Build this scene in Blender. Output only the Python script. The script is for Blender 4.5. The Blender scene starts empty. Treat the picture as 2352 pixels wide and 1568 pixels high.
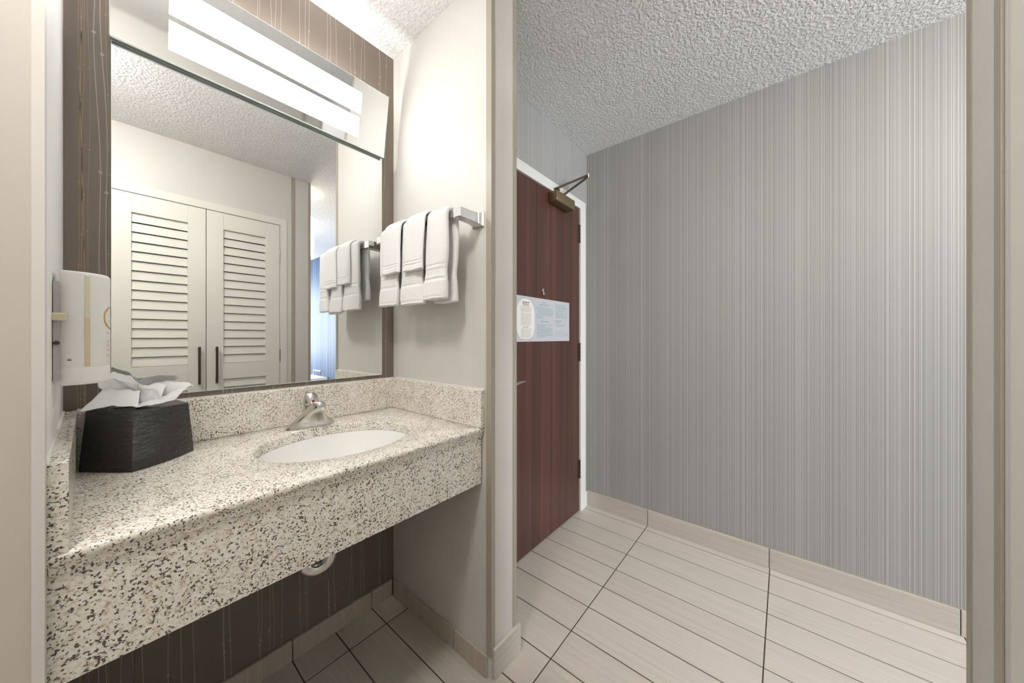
import bpy, bmesh, math, random
from mathutils import Vector, Matrix, noise
random.seed(7)
S = bpy.context.scene
C = S.collection
PI = math.pi

# ------------------------------------------------------------------ camera, light, exposure
CAM_F, CAM_YAW, CAM_H = 762.0, 39.4, 1.17
cam_d = bpy.data.cameras.new('camera')
cam = bpy.data.objects.new('camera', cam_d); C.objects.link(cam)
cam.location = (0, 0, CAM_H)
cam.rotation_euler = (PI / 2, 0, math.radians(CAM_YAW - 90))
cam_d.sensor_width = 36; cam_d.lens = CAM_F / 2352 * 36
cam_d.shift_y = -10 / 2352
cam_d.clip_start = 0.01
S.camera = cam

S.view_settings.view_transform = 'Standard'
S.view_settings.look = 'None'
S.view_settings.gamma = 1
S.view_settings.use_curve_mapping = False
S.view_settings.exposure = 1.64
S.cycles.max_bounces = 7; S.cycles.diffuse_bounces = 4; S.cycles.glossy_bounces = 5; S.cycles.transmission_bounces = 2
S.cycles.use_light_tree = False; S.cycles.use_adaptive_sampling = True; S.cycles.adaptive_threshold = 0.05
S.cycles.caustics_reflective = True; S.cycles.blur_glossy = 1.0; S.cycles.sample_clamp_indirect = 6.0; S.cycles.caustics_refractive = False

W = bpy.data.worlds.new('World'); S.world = W; W.use_nodes = True
W.node_tree.nodes['Background'].inputs[0].default_value = (0.75, 0.85, 1, 1)
W.node_tree.nodes['Background'].inputs[1].default_value = 0.3

def area(name, loc, rot, sx, sy, power, col):
    l = bpy.data.lights.new(name, 'AREA'); l.shape = 'RECTANGLE'
    l.size = sx; l.size_y = sy; l.energy = power; l.color = col
    o = bpy.data.objects.new(name, l); C.objects.link(o)
    o.location = loc; o.rotation_euler = rot
    return o
WIN_POWER, DOME_E, FILL_DOME_E, TUBE_E, DIFF_E, SCONCE_POWER = 52, 24, 62, 26, 5.2, 1.4
# daylight entering the bedroom through its window (window_1 below)
area('bedroom_daylight', (0.9, -4.70, 1.45), (PI / 2, 0, 0), 2.2, 1.5, WIN_POWER, (0.84, 0.92, 1.0))

# ------------------------------------------------------------------ materials
def lin(c):
    c = c / 255
    return c / 12.92 if c <= 0.04045 else ((c + 0.055) / 1.055) ** 2.4
def rgb(r, g, b): return (lin(r), lin(g), lin(b), 1)

class NT:
    def __init__(s, name, rough=0.6, metal=0.0, col=None, spec=None):
        s.m = bpy.data.materials.new(name); s.m.use_nodes = True
        s.t = s.m.node_tree; s.b = s.t.nodes['Principled BSDF']
        s.b.inputs['Roughness'].default_value = rough
        s.b.inputs['Metallic'].default_value = metal
        if spec is not None: s.b.inputs['Specular IOR Level'].default_value = spec
        if col: s.b.inputs['Base Color'].default_value = col
    def n(s, typ, **kw):
        nd = s.t.nodes.new(typ)
        for k, v in kw.items():
            if k.startswith('i_'):
                k = k[2:]
                k = int(k) if k.isdigit() else k.replace('_', ' ')
                nd.inputs[k].default_value = v
            else: setattr(nd, k, v)
        return nd
    def l(s, a, b): s.t.links.new(a, b)
    def math(s, op, a, b=None, c=None):
        nd = s.t.nodes.new('ShaderNodeMath'); nd.operation = op
        for i, v in enumerate((a, b, c)):
            if v is None: continue
            if isinstance(v, (int, float)): nd.inputs[i].default_value = v
            else: s.l(v, nd.inputs[i])
        return nd.outputs[0]
    def obj(s):
        return s.n('ShaderNodeTexCoord').outputs['Object']
    def axis(s, i, src=None):
        sp = s.n('ShaderNodeSeparateXYZ'); s.l(src or s.obj(), sp.inputs[0]); return sp.outputs[i]
    def mapped(s, scale, src=None, loc=(0, 0, 0)):
        m = s.n('ShaderNodeMapping'); m.inputs['Scale'].default_value = scale; m.inputs['Location'].default_value = loc
        s.l(src or s.obj(), m.inputs[0]); return m.outputs[0]
    def noise(s, vec, scale, detail=2.0, rough=0.5, dim='3D'):
        nd = s.n('ShaderNodeTexNoise'); nd.noise_dimensions = dim
        nd.inputs['Scale'].default_value = scale; nd.inputs['Detail'].default_value = detail
        nd.inputs['Roughness'].default_value = rough
        s.l(vec, nd.inputs['W' if dim == '1D' else 'Vector'])
        return nd.outputs[0]
    def ramp(s, fac, stops, interp='LINEAR'):
        r = s.n('ShaderNodeValToRGB'); e = r.color_ramp.elements; r.color_ramp.interpolation = interp
        while len(e) > 1: e.remove(e[-1])
        e[0].position, e[0].color = stops[0]
        for p, c in stops[1:]:
            k = e.new(p); k.color = c
        s.l(fac, r.inputs[0]); return r.outputs[0]
    def mix(s, fac, a, b, mode='MIX'):
        m = s.n('ShaderNodeMix', data_type='RGBA', blend_type=mode)
        for i, v in ((0, fac), (6, a), (7, b)):
            if isinstance(v, (int, float, tuple)): m.inputs[i].default_value = v
            else: s.l(v, m.inputs[i])
        return m.outputs[2]
    def base(s, c): s.l(c, s.b.inputs['Base Color']); return s
    def bump(s, h, strength, dist):
        b = s.n('ShaderNodeBump'); b.inputs['Strength'].default_value = strength; b.inputs['Distance'].default_value = dist
        s.l(h, b.inputs['Height']); s.l(b.outputs[0], s.b.inputs['Normal']); return s

MAT = {}
def plain(name, col, rough=0.5, metal=0.0, spec=None):
    if name not in MAT: MAT[name] = NT(name, rough, metal, col, spec).m
    return MAT[name]

def ribbed(name, ax, dark=(203, 199, 193), light=(219, 216, 210), period=0.0047):
    t = NT(name, 0.55)
    a = t.axis(ax)
    w = t.math('SINE', t.math('MULTIPLY', a, 2 * PI / period))
    n1 = t.noise(t.mapped((3, 3, 3)), 1.0, 2)
    t.base(t.mix(0.10, t.ramp(t.math('MULTIPLY_ADD', w, 0.5, 0.5), [(0.15, rgb(*dark)), (0.75, rgb(*light))]), t.ramp(n1, [(0.3, rgb(200, 196, 189)), (0.7, rgb(224, 221, 215))])))
    t.bump(w, 0.35, 0.0004); return t.m
def striped(name, ax):
    t = NT(name, 0.5)
    a = t.axis(ax)
    n1 = t.noise(a, 420.0, 1.5, 0.6, '1D')
    n2 = t.noise(t.math('ADD', a, 7.3), 130.0, 2.0, 0.6, '1D')
    n3 = t.noise(t.math('ADD', a, 3.1), 9.0, 2.0, 0.5, '1D')
    v = t.math('ADD', t.math('ADD', t.math('MULTIPLY', n1, 0.66), t.math('MULTIPLY', n2, 0.27)), t.math('MULTIPLY', n3, 0.07))
    t.base(t.ramp(v, [(0.30, rgb(116, 115, 112)), (0.44, rgb(150, 149, 146)), (0.56, rgb(166, 165, 162)), (0.66, rgb(194, 193, 190)), (0.74, rgb(216, 215, 212))]))
    t.bump(v, 0.3, 0.0008); return t.m

def m_brown():
    t = NT('taupe_wallpaper', 0.38)
    n = t.noise(t.mapped((2.5, 2.5, 2.5)), 1, 3)
    t.base(t.ramp(n, [(0.3, rgb(119, 107, 97)), (0.7, rgb(127, 115, 105))])); return t.m
def m_ceiling():
    t = NT('knockdown_ceiling', 0.8)
    o = t.obj()
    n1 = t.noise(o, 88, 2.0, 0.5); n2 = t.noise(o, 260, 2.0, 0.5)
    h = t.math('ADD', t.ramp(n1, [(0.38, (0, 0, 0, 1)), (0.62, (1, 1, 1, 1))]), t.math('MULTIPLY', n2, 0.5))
    t.base(t.ramp(n1, [(0.3, rgb(234, 234, 233)), (0.6, rgb(244, 244, 244))]))  # faint relief shading painted into the plaster colour, following the bump
    t.bump(h, 0.95, 0.0042); return t.m
def m_granite():
    t = NT('speckled_granite', 0.16)
    o = t.obj()
    big = t.noise(o, 22, 3, 0.6)
    n1 = t.noise(o, 150, 4, 0.62)
    n2 = t.noise(t.mapped((1, 1, 1), o, (3.1, 5.7, 9.2)), 265, 2.2, 0.5)
    n3 = t.noise(t.mapped((1, 1, 1), o, (8.1, 1.7, 4.2)), 140, 3, 0.6)
    base = t.ramp(n1, [(0.26, rgb(200, 186, 164)), (0.40, rgb(228, 219, 204)), (0.52, rgb(241, 236, 227)), (0.8, rgb(250, 248, 244))])
    tan = t.ramp(n3, [(0.57, (0, 0, 0, 1)), (0.64, (1, 1, 1, 1))])
    c1 = t.mix(t.math('MULTIPLY', tan, 0.55), base, rgb(166, 138, 102))
    k = t.math('ADD', n2, t.math('MULTIPLY', t.math('SUBTRACT', big, 0.5), 0.26))
    dark = t.ramp(k, [(0.58, (0, 0, 0, 1)), (0.615, (1, 1, 1, 1))])
    c2 = t.mix(t.math('MULTIPLY', dark, 0.9), c1, rgb(50, 43, 36))
    t.base(c2); return t.m
def m_tile(name, sc, dk=(186, 177, 165), lt=(206, 198, 187)):
    t = NT(name, 0.34)
    r = t.n('ShaderNodeObjectInfo').outputs['Random']
    o = t.n('ShaderNodeVectorMath', operation='ADD'); t.l(t.obj(), o.inputs[0])
    cx = t.n('ShaderNodeCombineXYZ')
    for i in range(3): t.l(t.math('MULTIPLY', r, 13.7 + i * 5), cx.inputs[i])
    t.l(cx.outputs[0], o.inputs[1])
    v = o.outputs[0]
    n1 = t.noise(t.mapped(sc, v), 1.0, 3, 0.6)
    n2 = t.noise(t.mapped(tuple(q * 0.25 for q in sc), v), 1.0, 2, 0.5)
    c = t.ramp(t.math('ADD', t.math('MULTIPLY', n1, 0.6), t.math('MULTIPLY', n2, 0.4)), [(0.33, rgb(*dk)), (0.5, rgb(*[(a + b) / 2 for a, b in zip(dk, lt)])), (0.66, rgb(*lt))])
    c = t.mix(1.0, c, t.ramp(r, [(0.0, (0.95, 0.945, 0.94, 1)), (1.0, (1.0, 1.0, 1.0, 1))]), 'MULTIPLY')
    t.base(c); t.bump(n1, 0.06, 0.001); return t.m
def m_wood():
    t = NT('mahogany_veneer', 0.26)
    o = t.obj()
    n1 = t.noise(t.mapped((95, 10, 0.55), o), 1.0, 3, 0.6)
    n2 = t.noise(t.mapped((22, 10, 0.25), o), 1.0, 2, 0.5)
    v = t.math('ADD', t.math('MULTIPLY', n1, 0.55), t.math('MULTIPLY', n2, 0.45))
    t.base(t.ramp(v, [(0.33, rgb(62, 40, 35)), (0.5, rgb(81, 53, 46)), (0.66, rgb(97, 63, 54))])); return t.m
def m_terry():
    t = NT('white_terry', 0.95, spec=0.1)
    o = t.obj()
    n = t.noise(o, 420, 3, 0.7)
    t.base(t.ramp(n, [(0.3, rgb(232, 231, 228)), (0.6, rgb(247, 246, 244))]))
    t.b.inputs['Sheen Weight'].default_value = 0.3
    t.bump(n, 0.7, 0.003); return t.m
def m_brushed(name, col, rough, sc):
    t = NT(name, rough, 1.0)
    n = t.noise(t.mapped(sc), 1.0, 2, 0.5)
    t.base(t.ramp(n, [(0.3, tuple(c * 0.85 for c in col[:3]) + (1,)), (0.7, col)])); return t.m
def m_leather():
    t = NT('black_embossed_leather', 0.24, spec=0.7)
    o = t.obj()
    n1 = t.noise(t.mapped((55, 55, 140), o), 1.0, 4, 0.6)
    t.base(t.ramp(n1, [(0.35, rgb(20, 19, 18)), (0.62, rgb(38, 36, 34)), (0.75, rgb(54, 50, 46))]))
    t.bump(n1, 0.9, 0.005); return t.m
def m_tissue():
    t = NT('tissue_paper', 0.9, spec=0.1, col=rgb(250, 250, 250))
    tr = t.n('ShaderNodeBsdfTranslucent'); tr.inputs[0].default_value = rgb(250, 250, 250)
    mx = t.n('ShaderNodeMixShader'); mx.inputs[0].default_value = 0.12
    t.l(t.b.outputs[0], mx.inputs[1]); t.l(tr.outputs[0], mx.inputs[2])
    t.l(mx.outputs[0], t.t.nodes['Material Output'].inputs[0]); return t.m
def emis(name, col, e, rough=0.4):
    t = NT(name, rough, col=col)
    t.b.inputs['Emission Color'].default_value = col; t.b.inputs['Emission Strength'].default_value = e
    return t.m
def m_blue():
    t = NT('blue_striped_wallpaper', 0.55)
    v = t.noise(t.axis(1), 14.0, 1.0, 0.4, '1D')
    t.base(t.ramp(v, [(0.35, rgb(48, 68, 100)), (0.5, rgb(64, 86, 118)), (0.62, rgb(84, 106, 138))]))
    return t.m

M = dict(
    rib_y=ribbed('ribbed_cream_wallpaper_y', 1), rib_x=ribbed('ribbed_cream_wallpaper_x', 0),
    str_y=striped('grey_striped_wallpaper_y', 1), str_x=striped('grey_striped_wallpaper_x', 0),
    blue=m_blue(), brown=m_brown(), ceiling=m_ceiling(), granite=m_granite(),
    tile=m_tile('linear_grain_tile', (380, 4, 4), (190, 181, 170), (206, 198, 188)), base_v=m_tile('base_tile_upright_grain', (260, 260, 5), (178, 168, 153), (201, 191, 177)),
    base_h=m_tile('base_tile_long_grain', (4, 4, 330), (193, 184, 174), (209, 202, 193)),
    grout=plain('dark_grout', rgb(78, 69, 58), 0.9), wood=m_wood(), terry=m_terry(), leather=m_leather(), tissue=m_tissue(),
    paint=plain('cream_paint', rgb(224, 221, 212), 0.42), trimw=plain('white_frame_paint', rgb(222, 221, 216), 0.4),
    guard=plain('putty_corner_guard', rgb(168, 160, 146), 0.42), guardw=plain('pale_corner_guard', rgb(222, 219, 213), 0.4),
    mirror=plain('silvered_glass', (0.86, 0.87, 0.865, 1), 0.012, 1.0), mirror2=plain('etched_mirror_glass', (0.80, 0.81, 0.81, 1), 0.05, 1.0),
    glassedge=plain('glass_edge', rgb(226, 240, 234), 0.2), alu=plain('grey_aluminium', rgb(120, 120, 120), 0.4, 0.8),
    chrome=plain('chrome', (0.78, 0.78, 0.78, 1), 0.07, 1.0), nickel=m_brushed('satin_nickel', (0.72, 0.70, 0.67, 1), 0.27, (60, 60, 60)),
    bronze=plain('dark_bronze', rgb(84, 72, 60), 0.38, 0.7), brass=plain('antique_brass', rgb(128, 112, 82), 0.42, 0.55),
    ceramic=plain('white_ceramic', rgb(244, 243, 240), 0.1), plastic=plain('white_plastic', rgb(240, 239, 237), 0.3),
    plastic_g=plain('grey_plastic', rgb(186, 181, 184), 0.4), creamtab=plain('cream_plastic', rgb(214, 206, 178), 0.4),
    amber_l=plain('pale_amber', rgb(226, 218, 196), 0.3), amber_d=plain('amber_soap', rgb(217, 200, 168), 0.3), orange=plain('orange_print', rgb(219, 167, 66), 0.5), orange_l=plain('pale_orange_print', rgb(228, 206, 170), 0.5),
    black=plain('black_plastic', rgb(28, 27, 26), 0.4), red=plain('red_button', rgb(150, 14, 30), 0.3),
    sign=plain('pale_grey_placard', rgb(188, 189, 192), 0.35), signp=plain('cream_paper', rgb(224, 221, 214), 0.6),
    teal=plain('teal_print', rgb(136, 160, 164), 0.6), greyp=plain('grey_print', rgb(176, 173, 167), 0.6), darkp=plain('dark_print', rgb(96, 94, 94), 0.6),
    line_w=plain('white_line_print', rgb(176, 170, 160), 0.5), line_g=plain('gold_line_print', rgb(166, 146, 116), 0.5), line_f=plain('faint_line_print', rgb(124, 112, 100), 0.5),
    tube=emis('lit_fluorescent_tube', (1.0, 0.985, 0.96, 1), TUBE_E), diff=emis('lit_frosted_glass', (1.0, 0.985, 0.965, 1), DIFF_E),
    shade=emis('lit_linen_shade', (1.0, 0.86, 0.62, 1), 1.6), dome=emis('lit_opal_glass', (1.0, 0.975, 0.945, 1), DOME_E), fill_dome=emis('lit_fill_dome', (1.0, 0.975, 0.945, 1), FILL_DOME_E),
    carpet=plain('grey_carpet', rgb(132, 128, 124), 0.95), caulk=plain('white_caulk', rgb(235, 233, 228), 0.5), closet_shade=plain('closet_shade_black', rgb(14, 13, 12), 0.8),
)

# ------------------------------------------------------------------ mesh helpers
ORG = {}
class MB:
    def __init__(s): s.v = []; s.f = []
    def add(s, v, f):
        o = len(s.v); s.v += [tuple(p) for p in v]; s.f += [tuple(i + o for i in q) for q in f]; return s
    def box(s, x0, x1, y0, y1, z0, z1, bev=0.0, seg=1):
        if bev <= 0:
            v = [(x, y, z) for z in (z0, z1) for y in (y0, y1) for x in (x0, x1)]
            return s.add(v, [(0, 2, 3, 1), (4, 5, 7, 6), (0, 1, 5, 4), (2, 6, 7, 3), (0, 4, 6, 2), (1, 3, 7, 5)])
        bm = bmesh.new(); bmesh.ops.create_cube(bm, size=1)
        for q in bm.verts: q.co = ((x0 + x1) / 2 + q.co.x * (x1 - x0), (y0 + y1) / 2 + q.co.y * (y1 - y0), (z0 + z1) / 2 + q.co.z * (z1 - z0))
        bmesh.ops.bevel(bm, geom=bm.edges[:], offset=bev, segments=seg, profile=0.5, affect='EDGES')
        return s.bm(bm)
    def bm(s, bm):
        bm.verts.index_update(); v = [q.co[:] for q in bm.verts]; f = [[q.index for q in fc.verts] for fc in bm.faces]; bm.free(); return s.add(v, f)
    def prism(s, poly, z0, z1):
        n = len(poly); v = [(x, y, z0) for x, y in poly] + [(x, y, z1) for x, y in poly]
        f = [tuple(reversed(range(n))), tuple(range(n, 2 * n))] + [(i, (i + 1) % n, n + (i + 1) % n, n + i) for i in range(n)]
        return s.add(v, f)
    def loft(s, loops, cap=True):
        n = len(loops[0]); v = [p for L in loops for p in L]; f = []
        for k in range(len(loops) - 1):
            for i in range(n): f.append((k * n + i, k * n + (i + 1) % n, (k + 1) * n + (i + 1) % n, (k + 1) * n + i))
        if cap:
            f.append(tuple(reversed(range(n)))); f.append(tuple(range((len(loops) - 1) * n, len(loops) * n)))
        return s.add(v, f)
    def lathe(s, prof, loc, axis='Z', n=24, sx=1.0, sy=1.0, cap=True):
        loops = []
        for r, h in prof:
            L = []
            for i in range(n):
                a = 2 * PI * i / n; p = (r * math.cos(a) * sx, r * math.sin(a) * sy, h)
                if axis == 'X': p = (p[2], p[0], p[1])
                if axis == 'Y': p = (p[0], p[2], p[1])
                L.append((loc[0] + p[0], loc[1] + p[1], loc[2] + p[2]))
            loops.append(L)
        return s.loft(loops, cap)
    def tube(s, pts, r, n=12, cap=True):
        pts = [Vector(p) for p in pts]; R = r if isinstance(r, (list, tuple)) else [r] * len(pts)
        loops = []; up = None
        for i, p in enumerate(pts):
            d = (pts[min(i + 1, len(pts) - 1)] - pts[max(i - 1, 0)]).normalized()
            if up is None: up = Vector((0, 0, 1)) if abs(d.z) < 0.9 else Vector((1, 0, 0))
            a = d.cross(up).normalized(); b = a.cross(d).normalized(); up = b
            loops.append([tuple(p + a * math.cos(2 * PI * k / n) * R[i] + b * math.sin(2 * PI * k / n) * R[i]) for k in range(n)])
        return s.loft(loops, cap)

def link(name, me, mat, parent=None):
    o = bpy.data.objects.new(name, me); C.objects.link(o)
    if mat: me.materials.clear(); me.materials.append(mat)
    if parent: o.parent = parent; ORG[o.name] = ORG.get(parent.name, (0, 0, 0))
    return o
def obj(name, mb, mat, parent=None, smooth=False, angle=35, sub=0, origin=None):
    org = ORG.get(parent.name, (0, 0, 0)) if parent else (origin or (0, 0, 0))
    me = bpy.data.meshes.new(name)
    me.from_pydata([(x - org[0], y - org[1], z - org[2]) for x, y, z in mb.v], [], mb.f); me.validate(); me.update()
    bm = bmesh.new(); bm.from_mesh(me); bmesh.ops.recalc_face_normals(bm, faces=bm.faces); bm.to_mesh(me); bm.free()
    if smooth:
        me.shade_smooth()
        if angle < 180: me.set_sharp_from_angle(angle=math.radians(angle))
    o = link(name, me, mat, parent)
    if not parent:
        o.location = org; ORG[o.name] = org
    if sub:
        md = o.modifiers.new('subsurf', 'SUBSURF'); md.levels = sub; md.render_levels = sub
    return o
def thing(name, label, cat, loc, group=None):
    o = bpy.data.objects.new(name, None); C.objects.link(o); o.location = loc; o.empty_display_size = 0.05
    ORG[o.name] = tuple(loc); o['label'] = label; o['category'] = cat
    if group: o['group'] = group
    return o
def tag(o, label, cat, group=None):
    o['label'] = label; o['category'] = cat
    if group: o['group'] = group
    return o
def struct(o, label=None, cat=None):
    o['kind'] = 'structure'
    if label: o['label'] = label
    if cat: o['category'] = cat
    return o
def B(*a, **k): return MB().box(*a, **k)
def sempty(name, loc, label, cat):
    o = thing(name, label, cat, loc); o['kind'] = 'structure'; return o

# ------------------------------------------------------------------ room shell
H = 2.44
YB, XT, XP, YP = 1.384, 0.83, 0.963, 0.775      # mirror wall, towel wall, partition outer face, partition end
XR, YD, YC, XE = 2.126, 1.07, -0.277, 1.062       # right wall, door wall, closet wall, closet wall end

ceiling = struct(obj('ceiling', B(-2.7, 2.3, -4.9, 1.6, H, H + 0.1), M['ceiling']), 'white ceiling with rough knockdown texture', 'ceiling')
wall_back = struct(obj('wall_back', B(-0.2, XT + 0.06, YB, YB + 0.12, 0, H), M['brown']), 'taupe wall with thin wavy lines behind the mirror', 'wall')
# partition carrying the towels
wall_partition = struct(obj('wall_niche_right', B(XT, XP, YP, YB, 0, H), M['rib_y']), 'cream ribbed wall carrying the towel rail', 'wall')
struct_end = obj('end_face', B(XT + 0.0005, XP - 0.0005, YP - 0.002, YP + 0.001, 0, H), M['rib_x'], wall_partition)
# left side of the niche (slightly out of square, as seen)
mb = MB().prism([(-0.071, YB), (-0.0575, 0.79), (-1.3, 0.79), (-1.3, YB)], 0, H)
wall_nl = struct(obj('wall_niche_left', mb, plain('glare_white_niche_wallpaper', rgb(242, 242, 240), 0.4)), 'cream wall at the left edge beside the soap dispenser', 'wall')  # glare of the vanity light put into the wall colour as near-white
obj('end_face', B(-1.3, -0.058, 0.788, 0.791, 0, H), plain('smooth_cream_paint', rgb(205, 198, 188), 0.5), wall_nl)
# door wall
mb = B(XP, 1.095, YD, YD + 0.13, 0, H).box(2.02, XR, YD, YD + 0.13, 0, H).box(1.095, 2.02, YD, YD + 0.13, 2.036, H)
wall_door = struct(obj('wall_entry', mb, M['str_x']), 'grey striped wall around the dark red door', 'wall')
struct(obj('wall_bedroom_right', B(XR, XR + 0.12, -4.9, -1.2, 0, H), M['blue']), 'blue-grey broad striped bedroom wall, seen in the mirror', 'wall')
wall_right = struct(obj('wall_right', B(XR, XR + 0.12, -1.2, YD + 0.13, 0, H), M['str_y']), 'large grey wall with fine vertical stripes', 'wall')
# closet wall behind the camera
mb = B(-1.3, -0.002, YC - 0.05, YC, 0, H).box(0.846, XE, YC - 0.05, YC, 0, H).box(-0.002, 0.846, YC - 0.05, YC, 2.042, H)
wall_front = struct(obj('wall_front', mb, M['rib_x']), 'cream ribbed wall around the louvred closet doors', 'wall')
obj('end_wall', B(XE - 0.10, XE, -0.92, YC - 0.0005, 0, H), M['rib_y'], wall_front)
obj('rear_wall', B(-1.3, XE - 0.10, -0.92, -0.82, 0, H), M['rib_x'], wall_front)
struct(obj('wall_left', B(-1.4, -1.3, -0.92, YB, 0, H), M['rib_y']), 'cream wall closing the corridor on the left', 'wall')
# bedroom beyond
mb = B(-2.7, -0.2, -4.9, -4.8, 0, H).box(2.0, XR, -4.9, -4.8, 0, H).box(-0.2, 2.0, -4.9, -4.8, 0, 0.7).box(-0.2, 2.0, -4.9, -4.8, 2.2, H)
wall_far = struct(obj('wall_bedroom', mb, M['rib_x']), 'cream bedroom wall with the window', 'wall')
struct(obj('wall_bedroom_side', B(-2.8, -2.7, -4.9, -0.82, 0, H), M['rib_y']), 'cream side wall of the bedroom', 'wall')
win = sempty('window_1', (0.9, -4.85, 0.7), 'white framed bedroom window', 'window')
for a in ((-0.2, -0.14, 0.7, 2.2), (1.94, 2.0, 0.7, 2.2), (0.87, 0.93, 0.7, 2.2), (-0.14, 1.94, 0.7, 0.76), (-0.14, 1.94, 2.14, 2.2)):
    obj('frame_bar', B(a[0], a[1], -4.87, -4.82, a[2], a[3]), M['trimw'], win)

# ------------------------------------------------------------------ floor: bedding slab with separate tiles
floor = struct(obj('floor', B(-1.4, XR, -1.135, 1.6, -0.05, -0.0013), M['grout']), 'pale plank tile floor with dark grout', 'floor')
struct(obj('floor_bedroom', B(-2.8, XR, -4.9, -1.135, -0.05, -0.002), M['carpet']), 'grey bedroom carpet', 'floor')
TW, TL, G = 0.15, 0.6, 0.0042
tile_me = {}
def tile_mesh(w, l):
    k = (round(w, 4), round(l, 4))
    if k not in tile_me:
        m = B(-w / 2, w / 2, -l / 2, l / 2, -0.009, 0, bev=0.0009)
        me = bpy.data.meshes.new('tile'); me.from_pydata(m.v, [], m.f); me.update(); me.materials.append(M['tile']); tile_me[k] = me
    return tile_me[k]
xs = [2.073 - TW * i for i in range(-1, 24)]
ys = [0.658 + 0.6 * k for k in (-3, -2, -1, 0, 1, 2)]
for i in range(len(xs) - 1):
    for j in range(len(ys) - 1):
        x0, x1, y0, y1 = max(xs[i + 1], -1.3), min(xs[i], XR), ys[j], ys[j + 1]
        if x1 - x0 < 0.02: continue
        # visible corridor area only, cut at the walls
        xm = (x0 + x1) / 2
        top = YB if -0.08 < xm < XT + 0.02 else (YD + 0.02 if xm > XP - 0.02 else 0.80)
        bot = -1.135 if xm > XE - 0.1 else YC - 0.03
        if xm > XT and xm < XP: top = YP + 0.03
        y0c, y1c = max(y0, bot), min(y1, top)
        if y1c - y0c < 0.03: continue
        o = bpy.data.objects.new('tile', tile_mesh(x1 - x0 - G, y1c - y0c - G)); C.objects.link(o)
        o.location = (xm, (y0c + y1c) / 2, 0); o.parent = floor

# ------------------------------------------------------------------ tile baseboards
def baseboard(name, label, pieces, mat):
    b = bpy.data.objects.new(name, None); C.objects.link(b); b.empty_display_size = 0.05
    b['kind'] = 'structure'; b['label'] = label; b['category'] = 'baseboard'
    x0, x1, y0, y1, z0, z1 = pieces[0]
    b.location = ((x0 + x1) / 2, (y0 + y1) / 2, 0); ORG[b.name] = tuple(b.location)
    for p in pieces:
        m = B(-(p[1] - p[0]) / 2, (p[1] - p[0]) / 2, -(p[3] - p[2]) / 2, (p[3] - p[2]) / 2, 0, p[5] - p[4], bev=0.0016, seg=2)
        me = bpy.data.meshes.new('base_tile'); me.from_pydata(m.v, [], m.f); me.update()
        o = link('base_tile', me, mat, b)
        o.location = ((p[0] + p[1]) / 2 - b.location.x, (p[2] + p[3]) / 2 - b.location.y, p[4])
    return b
g = 0.0016
hb = 0.073
cuts = [-0.06, 0.124, 0.424, 0.722, XT - 0.01]
baseboard('baseboard_back', 'pale tile skirting under the sink counter', [(cuts[i] + g, cuts[i + 1] - g, YB - 0.01, YB, 0, hb) for i in range(4)], M['base_v'])
cuts = [0.788, 0.957, 1.258, YB - 0.0105]
baseboard('baseboard_niche_right', 'pale tile skirting below the towels', [(XT - 0.009, XT, cuts[i] + g, cuts[i + 1] - g, 0, hb + 0.002) for i in range(3)], M['base_v'])
baseboard('baseboard_partition', 'single pale tile across the foot of the wall end', [(0.835, 0.979, YP - 0.014, YP - 0.0025, 0, 0.103)], M['base_h'])
cuts = [-1.133, -0.533, 0.060, 0.655, YD - 0.001]
baseboard('baseboard_right', 'long pale tile skirting along the striped wall', [(XR - 0.009, XR, cuts[i] + g, cuts[i + 1] - g, 0, 0.102) for i in range(4)], M['base_h'])
struct(obj('trim_1', B(XR - 0.0045, XR, -1.13, YD, 0.102, 0.1055), M['guard']), 'thin grey bead on top of the long skirting', 'trim')
struct(obj('trim_2', B(2.084, XR - 0.01, YD - 0.008, YD, 0, 0.10, bev=0.001), M['trimw']), 'short white skirting block beside the door frame', 'trim')

# ------------------------------------------------------------------ corner guards
def guard(name, label, cx, cy, sx, sy, leg_x, leg_y, mat, z0=0.0, z1=H, t=0.0025):
    # L-shaped strip wrapping an outside corner at (cx,cy); sx, sy point into the wall
    poly = [(cx - sx * t, cy - sy * t), (cx + sx * leg_x, cy - sy * t), (cx + sx * leg_x, cy), (cx, cy), (cx, cy + sy * leg_y), (cx - sx * t, cy + sy * leg_y)]
    o = obj(name, MB().prism(poly, z0, z1), mat)
    return struct(o, label, 'corner guard')
guard('trim_3', 'putty corner guard on the towel side of the wall end', XT, YP - 0.002, 1, 1, 0.016, 0.022, M['guard'], z0=0.075)
guard('trim_4', 'putty corner guard on the door side of the wall end', XP, YP - 0.002, -1, 1, 0.018, 0.022, M['guard'], z0=0.103)
guard('trim_5', 'pale corner guard at the left picture edge', -0.0578, 0.788, -1, 1, 0.008, 0.022, M['guardw'])
guard('trim_6', 'putty corner guard at the right picture edge', XE, YC, -1, -1, 0.016, 0.016, M['guard'])
struct(obj('trim_7', B(0.925, 0.950, YC, YC + 0.004, 0, H, bev=0.001), M['guard']), 'flat putty strip beside the closet frame', 'trim')

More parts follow.
